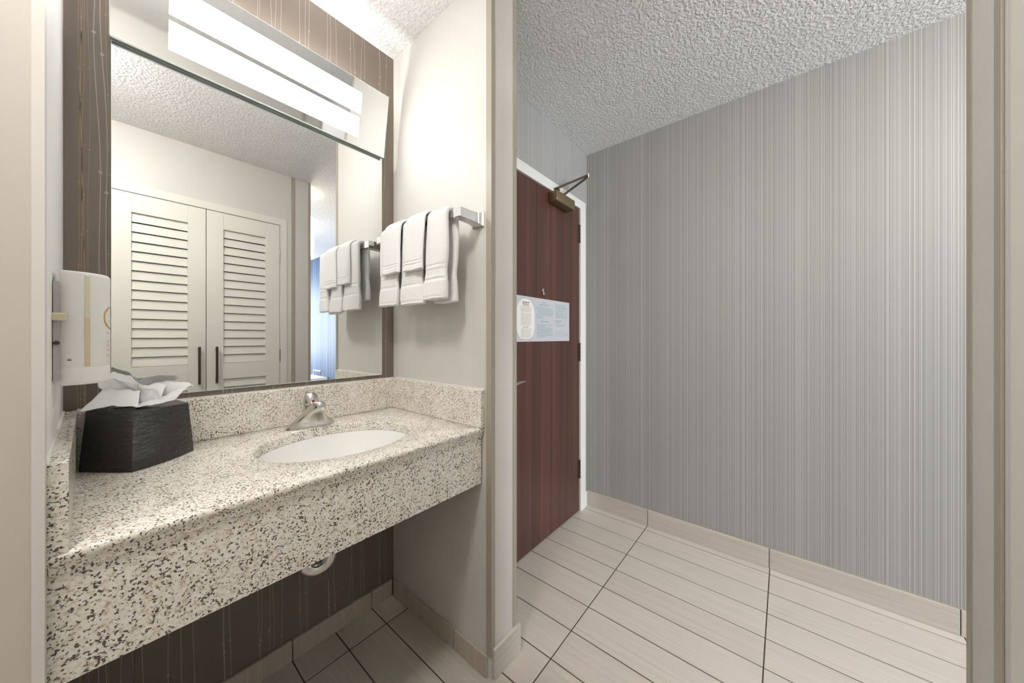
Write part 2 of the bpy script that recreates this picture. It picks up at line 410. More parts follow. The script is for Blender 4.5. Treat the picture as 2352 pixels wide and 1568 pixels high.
# ------------------------------------------------------------------ wallpaper line print on the taupe wall
def ribbon(mb, x0, z0, z1, w, amp, ph, knots):
    n = max(8, int((z1 - z0) / 0.025)); pts = []
    for i in range(n + 1):
        z = z0 + (z1 - z0) * i / n
        x = x0 + amp * (math.sin(z * 5.1 + ph) + 0.55 * math.sin(z * 11.3 + ph * 2.3))
        pts.append((x, z))
    y = YB - 0.0004
    v = [(x - w / 2, y, z) for x, z in pts] + [(x + w / 2, y, z) for x, z in pts]
    mb.add(v, [(i, n + 1 + i, n + 2 + i, i + 1) for i in range(n)])
    z = z0 + (ph * 0.137) % knots
    while z < z1:
        x = x0 + amp * (math.sin(z * 5.1 + ph) + 0.55 * math.sin(z * 11.3 + ph * 2.3))
        r = w * 2.3
        mb.add([(x + r * math.cos(a * PI / 4), y - 0.0001, z + r * 1.15 * math.sin(a * PI / 4)) for a in range(8)], [tuple(range(8))])
        z += knots
lw, lg, lf = MB(), MB(), MB()
clusters = [-0.045, 0.24, 0.36, 0.465, 0.565, 0.66, 0.775]
for x in (0.232, 0.239, 0.253, 0.322, 0.332, 0.362, 0.368, 0.392, 0.448, 0.467, 0.474, 0.545, 0.550, 0.572, 0.640, 0.647, 0.677, 0.690, 0.762, 0.765, 0.788, 0.118, 0.135, 0.16, 0.02, 0.045, 0.064):
    ribbon(lw, x, 0.06, H, 0.0013, random.uniform(0.003, 0.0065), random.uniform(0, 6.3), random.uniform(0.30, 0.46))
for x, a in ((-0.017, 0.0045), (-0.006, 0.005)):
    ribbon(lw, x, 0.06, H, 0.0016, a, random.uniform(0, 6.3), 0.36)
for x in (-0.047, -0.0445, -0.0415, -0.039, -0.033, 0.0):
    ribbon(lg, x, 0.06, H, 0.0009, 0.0026, random.uniform(0, 6.3), 0.21)
for k in range(34):
    ribbon(lf, random.uniform(0.0, 0.82), 0.06, H, 0.0008, 0.002, random.uniform(0, 6.3), 0.33)
for nm, m, mt in (('white_line_print', lw, 'line_w'), ('gold_line_print', lg, 'line_g'), ('faint_line_print', lf, 'line_f')):
    o = obj(nm, m, M[mt], wall_back); o['kind'] = 'stuff'

# ------------------------------------------------------------------ entry door
door = sempty('door_1', (1.556, 1.09, 0), 'dark red wooden entry door with bronze closer', 'door')
YF = 1.067
leaf = obj('leaf', B(1.10, 2.012, YF, YF + 0.045, 0.006, 2.030, bev=0.0015), M['wood'], door)
for zc in (1.863, 1.07, 0.285):
    hg = obj('hinge', B(1.992, 2.0125, YF - 0.0025, YF + 0.004, zc - 0.058, zc + 0.058), M['bronze'], door)
    k = MB()
    for q in range(5): k.lathe([(0.0062, zc - 0.062 + q * 0.025), (0.0062, zc - 0.062 + q * 0.025 + 0.0236)], (2.017, YF - 0.005, 0), n=12)
    obj('knuckle', k, M['bronze'], hg, smooth=True)
# viewer with swing cover
pv = obj('peephole', MB().lathe([(0.012, 0), (0.012, -0.004), (0.007, -0.006), (0.006, -0.003)], (1.580, YF, 1.437), 'Y', 20), M['chrome'], door, smooth=True)
obj('lens', MB().lathe([(0.0055, -0.0035), (0.004, -0.0048)], (1.580, YF, 1.437), 'Y', 14), M['black'], pv, smooth=True)
obj('swing_cover', MB().lathe([(0.0115, -0.004), (0.0115, -0.0075), (0.006, -0.009)], (1.577, YF, 1.420), 'Y', 20), M['nickel'], pv, smooth=True)
# lever set
lv = obj('lever_handle', MB().lathe([(0.032, 0), (0.032, -0.006), (0.026, -0.010), (0.012, -0.012), (0.011, -0.055)], (1.175, YF, 0.935), 'Y', 24), M['nickel'], door, smooth=True)
obj('lever', MB().tube([(1.170, YF - 0.058, 0.934), (1.205, YF - 0.060, 0.936), (1.25, YF - 0.060, 0.940), (1.29, YF - 0.059, 0.946), (1.337, YF - 0.057, 0.9475)], [0.012, 0.011, 0.009, 0.0065, 0.0030], 12), M['nickel'], lv, smooth=True)
obj('deadbolt', MB().lathe([(0.030, 0), (0.030, -0.008), (0.010, -0.012), (0.010, -0.024)], (1.175, YF, 1.08), 'Y', 24), M['nickel'], door, smooth=True)
# closer
cb = obj('closer_body', B(1.628, 1.842, 1.005, YF - 0.0005, 1.956, 2.016, bev=0.005, seg=2), M['brass'], door, smooth=True, angle=50)
sc = MB()
for z in (1.970, 2.003): sc.lathe([(0.0022, 0), (0.0022, -0.0008)], (1.628, 1.052, z), 'X', 8)
obj('cover_screw', sc, M['black'], cb)
obj('spindle', MB().lathe([(0.013, 2.015), (0.013, 2.024), (0.009, 2.030)], (1.752, 1.036, 0), n=16), M['nickel'], cb, smooth=True)
def flatbar(p, q, w, t):
    p, q = Vector(p), Vector(q); d = (q - p).normalized(); a = d.cross(Vector((0, 0, 1))).normalized(); b = a.cross(d).normalized()
    L = []
    for c in (p, q): L.append([tuple(c + a * w / 2 * i + b * t / 2 * j) for i, j in ((-1, -1), (1, -1), (1, 1), (-1, 1))])
    return MB().loft(L)
elbow = (1.835, 0.915, 2.136)
arm = obj('closer_arm', flatbar((1.752, 1.036, 2.030), elbow, 0.020, 0.008), M['bronze'], door)
obj('forearm', flatbar((1.690, 1.050, 2.052), (elbow[0], elbow[1], elbow[2] + 0.010), 0.017, 0.008), M['bronze'], arm)
obj('elbow_joint', MB().lathe([(0.008, -0.006), (0.010, 0.004), (0.010, 0.016), (0.006, 0.02)], elbow, n=14), M['nickel'], arm, smooth=True)
obj('shoe', B(1.672, 1.712, 1.035, 1.058, 2.044, 2.050), M['bronze'], arm)
# frame
mb = B(2.0125, 2.083, YD - 0.014, YD + 0.001, 0, 2.036, bev=0.0012).box(1.03, 1.0995, YD - 0.014, YD + 0.001, 0, 2.036, bev=0.0012).box(1.03, 2.083, YD - 0.0145, YD + 0.001, 2.031, 2.088, bev=0.0012)
struct(obj('trim_8', mb, M['trimw']), 'white frame around the dark red door', 'door frame')
# notice on the door
nt = thing('door_notice', 'pale grey printed notice on the door below the peephole', 'sign', (1.565, YF - 0.001, 1.145))
obj('placard', B(1.262, 1.871, YF - 0.0035, YF - 0.0003, 1.146, 1.388), M['sign'], nt)
pp = []
cx, cz, hw, hh, rr = 1.410, 1.264, 0.079, 0.110, 0.072
for qx, qz, a0 in ((1, 1, 0), (-1, 1, PI / 2), (-1, -1, PI), (1, -1, 1.5 * PI)):
    for k in range(9):
        a = a0 + k * PI / 16
        pp.append((cx + qx * (hw - rr) + rr * math.cos(a), cz + qz * (hh - rr) + rr * math.sin(a)))
mb = MB(); n = len(pp)
mb.add([(x, YF - 0.0042, z) for x, z in pp] + [(x, YF - 0.0035, z) for x, z in pp], [tuple(range(n))] + [(i, (i + 1) % n, n + (i + 1) % n, n + i) for i in range(n)])
paper = obj('paper_inset', mb, M['signp'], nt)
def words(mb, x0, x1, z, h, y, full=1.0):
    x = x0; end = x0 + (x1 - x0) * full
    while x < end - 0.003:
        w = min(random.uniform(0.006, 0.020), end - x)
        mb.add([(x, y, z), (x + w, y, z), (x + w, y, z + h), (x, y, z + h)], [(0, 1, 2, 3)]); x += w + 0.0028
t1, t2, t3 = MB(), MB(), MB()
yy = YF - 0.0044
for z, a, b, h in ((1.353, 1.378, 1.442, 0.005), (1.344, 1.382, 1.440, 0.0042), (1.337, 1.385, 1.437, 0.003), (1.222, 1.385, 1.436, 0.003)): words(t3, a, b, z, h, yy)
for i in range(46):
    z = 1.330 - i * 0.0036
    if i in (8, 28, 29, 30, 31): continue
    words(t1, 1.367, 1.456, z, 0.0017, yy)
t3.add([(1.370, yy, 1.1575), (1.456, yy, 1.1575), (1.456, yy, 1.1595), (1.370, yy, 1.1595)], [(0, 1, 2, 3)])
yy = YF - 0.0037
words(t2, 1.565, 1.605, 1.362, 0.006, yy); words(t2, 1.535, 1.635, 1.350, 0.006, yy)
for i, f in enumerate((0.75, 0.95, 0.95, 1.0, 0.98, 0.9, 0.3, 0.42)): words(t2, 1.508 + (0.006 if 1 < i < 5 else 0), 1.684, 1.336 - i * 0.0085, 0.0036, yy, f)
words(t2, 1.552, 1.632, 1.2555, 0.006, yy)
for i, f in enumerate((0.92, 0.5, 0.84, 1.0, 0.95, 0.8, 0.97, 0.95, 0.45)): words(t2, 1.512 + (0.005 if i in (1, 4, 8) else 0), 1.684, 1.238 - i * 0.0085, 0.0036, yy, f)
for i, f in enumerate((0.8, 0.8, 0.97, 0.98, 0.7, 0.98, 0.55, 0.95, 0.62, 0.98, 0.95)): words(t2, 1.707, 1.853, 1.365 - i * 0.0078, 0.0034, yy, f)
words(t2, 1.707, 1.765, 1.266, 0.005, yy); words(t2, 1.707, 1.76, 1.257, 0.005, yy)
words(t2, 1.707, 1.825, 1.243, 0.003, yy); words(t2, 1.707, 1.805, 1.236, 0.003, yy)
t3.add([(1.772 + 0.004 * math.cos(a * PI / 4), yy, 1.269 + 0.003 * math.sin(a * PI / 4)) for a in range(8)], [tuple(range(8))])
t3.add([(1.842 + 0.003 * math.cos(a * PI / 4), yy, 1.182 + 0.002 * math.sin(a * PI / 4)) for a in range(8)], [tuple(range(8))])
# small floor-plan drawing: outline bars with bulged middle
plan = [(1.707, 1.178), (1.707, 1.203), (1.760, 1.203), (1.768, 1.207), (1.785, 1.207), (1.793, 1.203), (1.850, 1.203), (1.850, 1.178), (1.793, 1.178), (1.785, 1.174), (1.768, 1.174), (1.760, 1.178)]
def seg(mb, p, q, w, y):
    dx, dz = q[0] - p[0], q[1] - p[1]; L = math.hypot(dx, dz); nx, nz = -dz / L * w / 2, dx / L * w / 2
    mb.add([(p[0] + nx, y, p[1] + nz), (q[0] + nx, y, q[1] + nz), (q[0] - nx, y, q[1] - nz), (p[0] - nx, y, p[1] - nz)], [(0, 1, 2, 3)])
for i in range(len(plan)): seg(t2, plan[i], plan[(i + 1) % len(plan)], 0.0016, yy)
for z in (1.187, 1.194): seg(t2, (1.708, z), (1.849, z), 0.0013, yy)
for q in (obj('fine_print', t1, M['greyp'], paper), obj('teal_print', t2, M['teal'], nt), obj('dark_print', t3, M['darkp'], nt)): q['kind'] = 'stuff'

# ------------------------------------------------------------------ granite vanity counter
vc = thing('vanity_counter', 'speckled cream granite counter with deep front apron', 'counter', (0.386, 1.09, 0.66))
ZC = 0.857
SX, SY, SA, SB = 0.457, 1.068, 0.213, 0.177
x0, x1, y0, y1 = -0.0575, 0.829, 0.806, YB - 0.001
angs = [2 * PI * k / 72 for k in range(72)]
for px in (x0, x1):
    for py in (y0, y1): angs.append(math.atan2(py - SY, px - SX) % (2 * PI))
angs = sorted(set(round(a, 6) for a in angs))
def rectpt(a, ins):
    dx, dy = math.cos(a), math.sin(a); t = 1e9
    if dx > 1e-9: t = min(t, (x1 - SX) / dx)
    if dx < -1e-9: t = min(t, (x0 - SX) / dx)
    if dy > 1e-9: t = min(t, (y1 - SY) / dy)
    if dy < -1e-9: t = min(t, (y0 - SY) / dy)
    x, y = SX + dx * t, SY + dy * t
    return min(max(x, x0 + ins), x1 - ins), min(max(y, y0 + ins), y1 - ins)
loops = []
def eloop(s, z):
    L = []
    for a in angs:
        k = 1 / math.sqrt((math.cos(a) / SA) ** 2 + (math.sin(a) / SB) ** 2)
        L.append((SX + math.cos(a) * (k + s), SY + math.sin(a) * (k + s), z))
    return L
for s, z in ((0.0, ZC - 0.030), (0.0, ZC - 0.004), (0.0012, ZC - 0.0012), (0.004, ZC)): loops.append(eloop(s, z))
for ins, z in ((0.005, ZC), (0.0015, ZC - 0.0015), (0, ZC - 0.005), (0, ZC - 0.013), (0.003, ZC - 0.016)): loops.append([rectpt(a, ins) + (z,) for a in angs])
loops.append([rectpt(a, 0.004) + (ZC - 0.030,) for a in angs]); loops.append(eloop(0.0, ZC - 0.030))
obj('countertop', MB().loft(loops, cap=False), M['granite'], vc, smooth=True, angle=50)
obj('apron', B(-0.0572, 0.8245, 0.8145, 0.836, 0.662, ZC - 0.016, bev=0.0012), M['granite'], vc)
obj('backsplash', B(-0.058, 0.8285, 1.360, YB - 0.001, ZC, 0.985, bev=0.0015), M['granite'], vc)
obj('side_splash', B(0.810, 0.829, 0.8035, 1.3598, ZC, 0.987, bev=0.0015), M['granite'], vc)
obj('side_splash', MB().prism([(-0.0365, 0.808), (-0.0485, 1.3598), (-0.0700, 1.3598), (-0.0574, 0.808)], ZC, 0.987), M['granite'], vc)
ck = MB().box(0.8265, 0.8298, 0.804, 1.3595, 0.986, 0.9905).box(-0.05, 0.8285, 1.3815, 1.3838, 0.9845, 0.988)
ck.prism([(-0.0545, 0.81), (-0.067, 1.36), (-0.0709, 1.36), (-0.0583, 0.81)], 0.986, 0.9895)
obj('caulk_bead', ck, M['caulk'], vc)
# sink
sk = thing('sink', 'white oval ceramic basin set under the granite counter', 'sink', (SX, SY, 0.68))
bl = []
for k, z in ((0.014, 0.8268), (0.0, 0.8262), (-0.002, 0.822), (-0.008, 0.80), (-0.020, 0.77), (-0.042, 0.735), (-0.075, 0.712), (-0.11, 0.702), (-0.140, 0.698), (-0.149, 0.6975), (-0.149, 0.688), (-0.10, 0.690), (-0.06, 0.700), (-0.03, 0.725), (-0.005, 0.765), (0.008, 0.80), (0.014, 0.8262)): bl.append(eloop(k, z))
obj('basin', MB().loft(bl, cap=False), M['ceramic'], sk, smooth=True, angle=60)
obj('drain', MB().lathe([(0.030, 0.6985), (0.030, 0.7005), (0.022, 0.7005), (0.019, 0.698), (0.004, 0.702)], (SX, SY, 0), n=24), M['chrome'], sk, smooth=True)
# drain trap
tr = thing('sink_trap', 'chrome drain bend hanging below the granite apron', 'drain pipe', (0.42, 1.15, 0.42))
c0 = Vector((0.416, 1.135, 0.482)); dirx = Vector((0.86, -0.3, 0)).normalized(); Rb = 0.038
path = [c0 + dirx * -Rb + Vector((0, 0, 0.20)), c0 + dirx * -Rb + Vector((0, 0, 0.1))]
for k in range(13):
    a = PI + PI * k / 12
    path.append(c0 + dirx * (Rb * math.cos(a)) + Vector((0, 0, Rb * math.sin(a))))
path += [c0 + dirx * Rb + Vector((0, 0, 0.04)), c0 + dirx * Rb + Vector((0, 0, 0.075))]
obj('bend', MB().tube([tuple(p) for p in path], 0.021, 18), M['chrome'], tr, smooth=True)
e = path[-1]
obj('waste_arm', MB().tube([tuple(e + Vector((0, -0.02, 0.008))), (e.x, e.y + 0.12, e.z + 0.012), (e.x, YB - 0.004, e.z + 0.014)], 0.017, 16), M['chrome'], tr, smooth=True)
obj('escutcheon', MB().lathe([(0.034, 0), (0.034, -0.004), (0.018, -0.012)], (e.x, YB - 0.0005, e.z + 0.014), 'Y', 24), M['chrome'], tr, smooth=True)
obj('slip_nut', MB().lathe([(0.026, 0), (0.026, 0.025)], (path[1].x, path[1].y, 0.555), n=8), M['chrome'], tr)
obj('tailpiece', MB().lathe([(0.017, 0.57), (0.017, 0.69)], (path[1].x, path[1].y, 0), n=16), M['chrome'], tr, smooth=True)

# ------------------------------------------------------------------ faucet
fc = thing('faucet', 'brushed nickel single-handle faucet behind the basin', 'faucet', (0.4535, 1.288, ZC))
FX, FY = 0.4535, 1.290
def sup(a, rx, ry, n=2.6):
    c_, s_ = math.cos(a), math.sin(a)
    return math.copysign(abs(c_) ** (2 / n), c_) * rx, math.copysign(abs(s_) ** (2 / n), s_) * ry
def solid(rows, n=44, e=2.5):
    return MB().loft([[(FX + sup(2 * PI * k / n, rx, ry, e)[0], cy + sup(2 * PI * k / n, rx, ry, e)[1], ZC + z) for k in range(n)] for z, rx, ry, cy in rows])
# body sweeps up and forward from the long base into the spout
body = obj('body', solid(((0, 0.0775, 0.0285, 1.290), (0.005, 0.0772, 0.0282, 1.290), (0.012, 0.0715, 0.0278, 1.289), (0.021, 0.0600, 0.0280, 1.2865), (0.031, 0.0490, 0.0295, 1.282), (0.042, 0.0385, 0.0330, 1.275), (0.053, 0.0305, 0.0385, 1.264), (0.063, 0.0255, 0.0430, 1.250), (0.071, 0.0225, 0.0430, 1.238), (0.078, 0.0208, 0.0380, 1.2305), (0.085, 0.0190, 0.0325, 1.2255), (0.091, 0.0160, 0.0255, 1.2205), (0.0955, 0.0110, 0.0165, 1.2155), (0.0975, 0.0045, 0.0070, 1.2125))), M['nickel'], fc, smooth=True, angle=80)
obj('aerator', MB().lathe([(0.0112, ZC + 0.0640), (0.0116, ZC + 0.0790)], (FX + 0.001, 1.2085, 0), n=22), M['chrome'], body, smooth=True)
obj('pedestal', MB().lathe([(0.0275, 0.035), (0.0245, 0.055), (0.0222, 0.0745)], (FX, FY, ZC), n=32), M['nickel'], fc, smooth=True)
hd = MB().lathe([(0.0225, 0.0), (0.0240, 0.005), (0.0238, 0.013), (0.0215, 0.025), (0.0175, 0.034), (0.0105, 0.0405), (0.003, 0.0425)], (FX, FY, ZC + 0.0765), n=32)
hnd = obj('handle', hd, M['nickel'], fc, smooth=True, angle=60)
obj('neck_ring', MB().lathe([(0.0215, 0.0735), (0.0215, 0.078)], (FX, FY, ZC), n=28), M['alu'], fc, smooth=True)
obj('lever_tab', MB().tube([(FX, FY + 0.004, ZC + 0.104), (FX, FY + 0.022, ZC + 0.108), (FX, FY + 0.042, ZC + 0.112)], [0.010, 0.0085, 0.006], 12), M['nickel'], hnd, smooth=True)
obj('temperature_dot', MB().lathe([(0.0042, 0), (0.0042, -0.0012), (0.003, -0.0018)], (FX - 0.0008, FY - 0.0228, ZC + 0.0905), 'Y', 14), M['red'], hnd, smooth=True)

# ------------------------------------------------------------------ mirror and light
mr = thing('wall_mirror', 'large frameless mirror on the taupe wall above the sink', 'mirror', (0.388, 1.381, 1.005))
MX0, MX1, MZ0, MZ1 = 0.0055, 0.769, 1.005, 1.957
obj('glass', B(MX0, MX1, YB - 0.0060, YB - 0.0008, MZ0, MZ1), M['mirror'], mr)
ed = MB().box(MX1, MX1 + 0.0008, YB - 0.0062, YB - 0.0008, MZ0, MZ1).box(MX0 - 0.0008, MX0, YB - 0.0062, YB - 0.0008, MZ0, MZ1).box(MX0, MX1, YB - 0.0062, YB - 0.0008, MZ1, MZ1 + 0.0012).box(MX0, MX1, YB - 0.0062, YB - 0.0008, MZ0 - 0.0012, MZ0)
obj('polished_edge', ed, M['glassedge'], mr)
vl = thing('vanity_light', 'wide mirrored light bar with two glowing strips above the mirror', 'light fixture', (0.386, 1.36, 1.96))
PB, PT = (1.3600, 1.9590), (1.3205, 2.2040)        # (y,z) of the panel's lower and upper edge
def on(t, d=0.0):
    dy, dz = PT[0] - PB[0], PT[1] - PB[1]; Ln = math.hypot(dy, dz); ny, nz = -dz / Ln, dy / Ln
    return PB[0] + dy * t + ny * d, PB[1] + dz * t + nz * d
def slab(xa, xb, t0, t1, d0, d1):
    v = []
    for x in (xa, xb):
        for t, d in ((t0, d0), (t1, d0), (t1, d1), (t0, d1)):
            y, z = on(t, d); v.append((x, y, z))
    return MB().add(v, [(0, 1, 2, 3), (7, 6, 5, 4), (0, 4, 5, 1), (1, 5, 6, 2), (2, 6, 7, 3), (3, 7, 4, 0)])
pan = obj('mirrored_panel', slab(0.0025, 0.769, 0, 1, -0.0045, 0), M['mirror2'], vl)
e1 = slab(0.0025, 0.769, -0.012, 0, -0.0045, 0.0002); 
for a in ((0.0025, 0.769, 1.0, 1.008, -0.0045, 0.0002), (0.768, 0.7700, 0, 1, -0.0045, 0.0002), (0.0015, 0.0030, 0, 1, -0.0045, 0.0002)):
    q = slab(*a); e1.add(q.v, q.f)
obj('panel_edge', e1, M['glassedge'], pan)
obj('glowing_strip', slab(0.109, 0.652, 0.125, 0.437, 0.0002, 0.0010), M['diff'], vl)
obj('glowing_strip', slab(0.109, 0.656, 0.500, 0.825, 0.0002, 0.0010), M['diff'], vl)
obj('lower_rail', B(0.006, 0.766, 1.3622, YB - 0.001, 1.9600, 1.9660), plain('grey_rail', rgb(150, 150, 150), 0.5), vl)
obj('back_plate', B(0.03, 0.745, YB - 0.006, YB - 0.001, 1.966, 2.16), M['plastic'], vl)
for z, YL in ((2.050, 1.3655), (2.120, 1.3600)):
    tb = obj('lamp_tube', MB().tube([(0.10, YL, z), (0.38, YL, z), (0.665, YL, z)], 0.006, 14), M['tube'], vl, smooth=True)
    obj('lamp_holder', B(0.665, 0.683, YL - 0.008, YB - 0.006, z - 0.011, z + 0.011, bev=0.001), M['plastic'], vl)
    obj('lamp_holder', B(0.082, 0.10, YL - 0.008, YB - 0.006, z - 0.011, z + 0.011, bev=0.001), M['plastic'], vl)

# ------------------------------------------------------------------ corridor ceiling lamp (left of the camera, out of view), added bedroom fill lamp
def ceiling_lamp(x, y, label, mt='dome'):
    cl = thing('ceiling_lamp', label, 'light fixture', (x, y, H), 'round opal ceiling lamps')
    obj('lamp_base', MB().lathe([(0.150, 0), (0.150, -0.02), (0.140, -0.025)], (x, y, H), n=32), M['trimw'], cl, smooth=True)
    obj('opal_dome', MB().lathe([(0.140, -0.022), (0.136, -0.05), (0.118, -0.075), (0.08, -0.095), (0.03, -0.105), (0.004, -0.106)], (x, y, H), n=20), M[mt], cl, smooth=True)
ceiling_lamp(-0.20, 0.40, 'round opal ceiling lamp over the corridor beside the sink niche')
ceiling_lamp(1.24, -1.46, 'added unseen fill lamp with opal dome, just inside the bedroom', 'fill_dome')  # unseen lamp, added as neutral fill for the entry

# ------------------------------------------------------------------ towel rail and towels
tr_ = thing('towel_rail', 'square chrome towel rail on the cream wall', 'towel rail', (0.77, 1.08, 1.58))
ZR, XRL = 1.580, 0.737
obj('bar', B(XRL - 0.008, XRL + 0.008, 0.835, 1.325, ZR - 0.008, ZR + 0.008, bev=0.001), M['chrome'], tr_)
for yc in (0.832, 1.325):
    L = []
    for x, hy, hz, dz in ((0.8295, 0.028, 0.026, 0.0), (0.8255, 0.028, 0.026, 0.0), (0.8225, 0.025, 0.023, 0.0), (0.815, 0.0205, 0.0195, 0), (0.800, 0.0185, 0.0170, 0), (0.770, 0.0180, 0.0155, 0), (0.728, 0.0180, 0.0155, 0), (0.7255, 0.0165, 0.014, 0)):
        L.append([(x, yc - hy, ZR - hz), (x, yc + hy, ZR - hz), (x, yc + hy, ZR + hz), (x, yc - hy, ZR + hz)])
    obj('bracket', MB().loft(L), M['chrome'], tr_, smooth=True, angle=25)

def drape(name, label, group, cat, yc, w, zf, zb, xin, T, seed, flare=0.0, border=None, shift=0.0):
    """folded cloth hung over the bar; xin = half gap of its centre line around the bar"""
    rnd = random.Random(seed); st = []
    zt = ZR + 0.004
    n1 = 64
    for i in range(n1 + 1):                                   # front, bottom to top
        u = i / n1; z = zf + (zt - zf) * u; st.append((-xin - 0.004 * (1 - u), z, 1 - u, 0))
    for i in range(1, 9):
        a = PI - PI * i / 9; st.append((xin * math.cos(a), zt + xin * 0.9 * math.sin(a), 0, 0))
    for i in range(n1 + 1):
        u = i / n1; z = zt + (zb - zt) * u; st.append((xin + 0.002 * u, z, u, 1))
    loops = []; N = 28
    for k, (dx, z, dn, side) in enumerate(st):
        p = Vector((dx, z)); q0 = Vector(st[max(k - 1, 0)][:2]); q1 = Vector(st[min(k + 1, len(st) - 1)][:2]); d = (q1 - q0).normalized(); nrm = Vector((-d.y, d.x))
        th = T * (1 + flare * dn ** 3)
        if border and side == 0:
            zz = z - zf
            for b0, b1, amt in border:
                if b0 < zz < b1: th *= amt
        zz = z - (zf if side == 0 else zb)
        ww = w * (0.97 + 0.05 * dn + 0.02 * math.sin(z * 37 + seed) - (0.09 * math.exp(-((zz - 0.098) / 0.028) ** 2) - 0.06 * math.exp(-((zz - 0.03) / 0.04) ** 2) if border and zf < 1.35 and dn > 0 else 0)); yo = yc + shift * dn + 0.004 * math.sin(z * 21 + seed * 1.7) * dn
        Lp = []
        for j in range(N):
            a = 2 * PI * j / N; cu, cv = sup(a, 0.5, 0.5, 3.2)
            ripple = (0.0020 * math.sin(cu * 9 + seed + z * 9) + 0.0016 * math.sin(cu * 17 + seed * 2 - z * 13)) * (0.3 + dn)
            s = nrm * (cv * th + (ripple if cv != 0 else 0))
            Lp.append((XRL + p.x + s.x, yo + cu * ww, p.y + s.y + (0.002 * math.sin(cu * 7 + seed) if k in (0, len(st) - 1) else 0)))
        loops.append(Lp)
    o = obj(name, MB().loft(loops), M['terry'], None, smooth=True, angle=180, sub=1, origin=(XRL, yc, zf))
    return tag(o, label, cat, group)
bd = [(0.008, 0.013, 0.86), (0.066, 0.074, 0.74), (0.080, 0.085, 0.84), (0.089, 0.094, 0.84), (0.098, 0.103, 0.84), (0.112, 0.120, 0.76)]
bd2 = [(0.019, 0.024, 0.72), (0.029, 0.034, 0.76)]
drape('hand_towel', 'long white hand towel under a washcloth, nearest the mirror', 'white towels on the rail', 'towel', 1.213, 0.138, 1.293, 1.34, 0.0215, 0.024, 1, 0.30, bd, 0.010)
drape('hand_towel', 'long white hand towel under a washcloth, in the middle of the rail', 'white towels on the rail', 'towel', 1.056, 0.134, 1.289, 1.34, 0.0215, 0.024, 2, 0.38, bd, 0.004)
drape('hand_towel', 'long white hand towel nearest the chrome bracket, nothing over it', 'white towels on the rail', 'towel', 0.915, 0.112, 1.298, 1.290, 0.0215, 0.024, 3, 0.35, bd, 0.008)
drape('washcloth', 'short white washcloth over the hand towel nearest the mirror', 'white washcloths on the rail', 'towel', 1.170, 0.118, 1.413, 1.45, 0.0385, 0.013, 4, 0.45, bd2, 0.010)
drape('washcloth', 'short white washcloth over the middle hand towel', 'white washcloths on the rail', 'towel', 1.022, 0.118, 1.408, 1.45, 0.0385, 0.013, 5, 0.5, bd2, 0.006)

# ------------------------------------------------------------------ tissue box and tissue
tbx = thing('tissue_box', 'black leather tissue box in the left corner of the counter', 'tissue box', (0.05, 1.26, ZC))
def arc(p, q, bulge, n):
    out = []; p, q = Vector(p), Vector(q); d = q - p; nr = Vector((d.y, -d.x)).normalized()
    for i in range(n):
        t = i / n; out.append(tuple(p + d * t + nr * bulge * 4 * t * (1 - t)))
    return out
def ring(A, B_, Cc, D, E_, z, b1, b2):
    pts = arc(A, B_, b1, 6) + arc(B_, Cc, b2, 10) + arc(Cc, D, 0.0, 3) + arc(D, E_, 0.0, 3) + arc(E_, A, 0.0, 3)
    return [(x, y, z) for x, y in pts]
r0 = ((-0.0435, 1.262), (0.035, 1.166), (0.150, 1.263), (0.128, 1.355), (-0.044, 1.355))
r1 = ((-0.0330, 1.252), (0.0385, 1.212), (0.137, 1.240), (0.120, 1.345), (-0.034, 1.345))
mixr = lambda t: tuple((a[0] + (b[0] - a[0]) * t, a[1] + (b[1] - a[1]) * t) for a, b in zip(r0, r1))
L = [ring(*r0, ZC + 0.0005, 0.002, 0.012), ring(*mixr(0.10), ZC + 0.024, 0.002, 0.012), ring(*mixr(0.14), ZC + 0.026, 0.002, 0.0115), ring(*mixr(0.93), ZC + 0.130, 0.002, 0.010), ring(*mixr(1.0), ZC + 0.1365, 0.002, 0.009)]
L.append([(0.05 + (x - 0.05) * 0.9, 1.285 + (y - 1.285) * 0.9, ZC + 0.138) for x, y, z in L[-1]])
obj('leather_cover', MB().loft(L), M['leather'], tbx, smooth=True, angle=28)
obj('opening_rim', MB().lathe([(0.040, 0.1378), (0.040, 0.1392), (0.032, 0.1392)], (0.045, 1.285, ZC), n=28, sy=0.6), M['black'], tbx, smooth=True)
# tissue: three folded lobes rising from the opening
def patch(mb, P, n, amp, seed):
    (a, b, c, d) = [Vector(p) for p in P]; g_ = {}
    for i in range(n + 1):
        for j in range(n + 1):
            u, v = i / n, j / n
            p = a * (1 - u) * (1 - v) + b * u * (1 - v) + c * u * v + d * (1 - u) * v
            f = noise.noise(Vector((u * 2.6 + seed, v * 2.6, seed * 3.1))) * amp + noise.noise(Vector((u * 6 + seed, v * 5, 1))) * amp * 0.35
            k = 4 * u * (1 - u)
            g_[i, j] = len(mb.v); mb.v.append((p.x + f * 0.4, p.y + f * 0.8, p.z + f * 0.7 + 0.008 * k * v))
    for i in range(n):
        for j in range(n): mb.f.append((g_[i, j], g_[i + 1, j], g_[i + 1, j + 1], g_[i, j + 1]))
tm = MB()
zt = ZC + 0.139
patch(tm, ((-0.006, 1.272, 1.046), (0.052, 1.262, 1.036), (0.046, 1.212, zt + 0.002), (-0.043, 1.236, zt + 0.003)), 14, 0.010, 1.3)     # lobe to the front left
patch(tm, ((0.015, 1.285, zt), (0.055, 1.282, zt), (0.046, 1.262, 1.055), (-0.016, 1.262, 1.062)), 14, 0.012, 4.1)                       # upright fold
patch(tm, ((-0.016, 1.262, 1.062), (0.010, 1.290, 1.088), (0.052, 1.302, 1.050), (0.030, 1.285, zt)), 12, 0.008, 8.6)
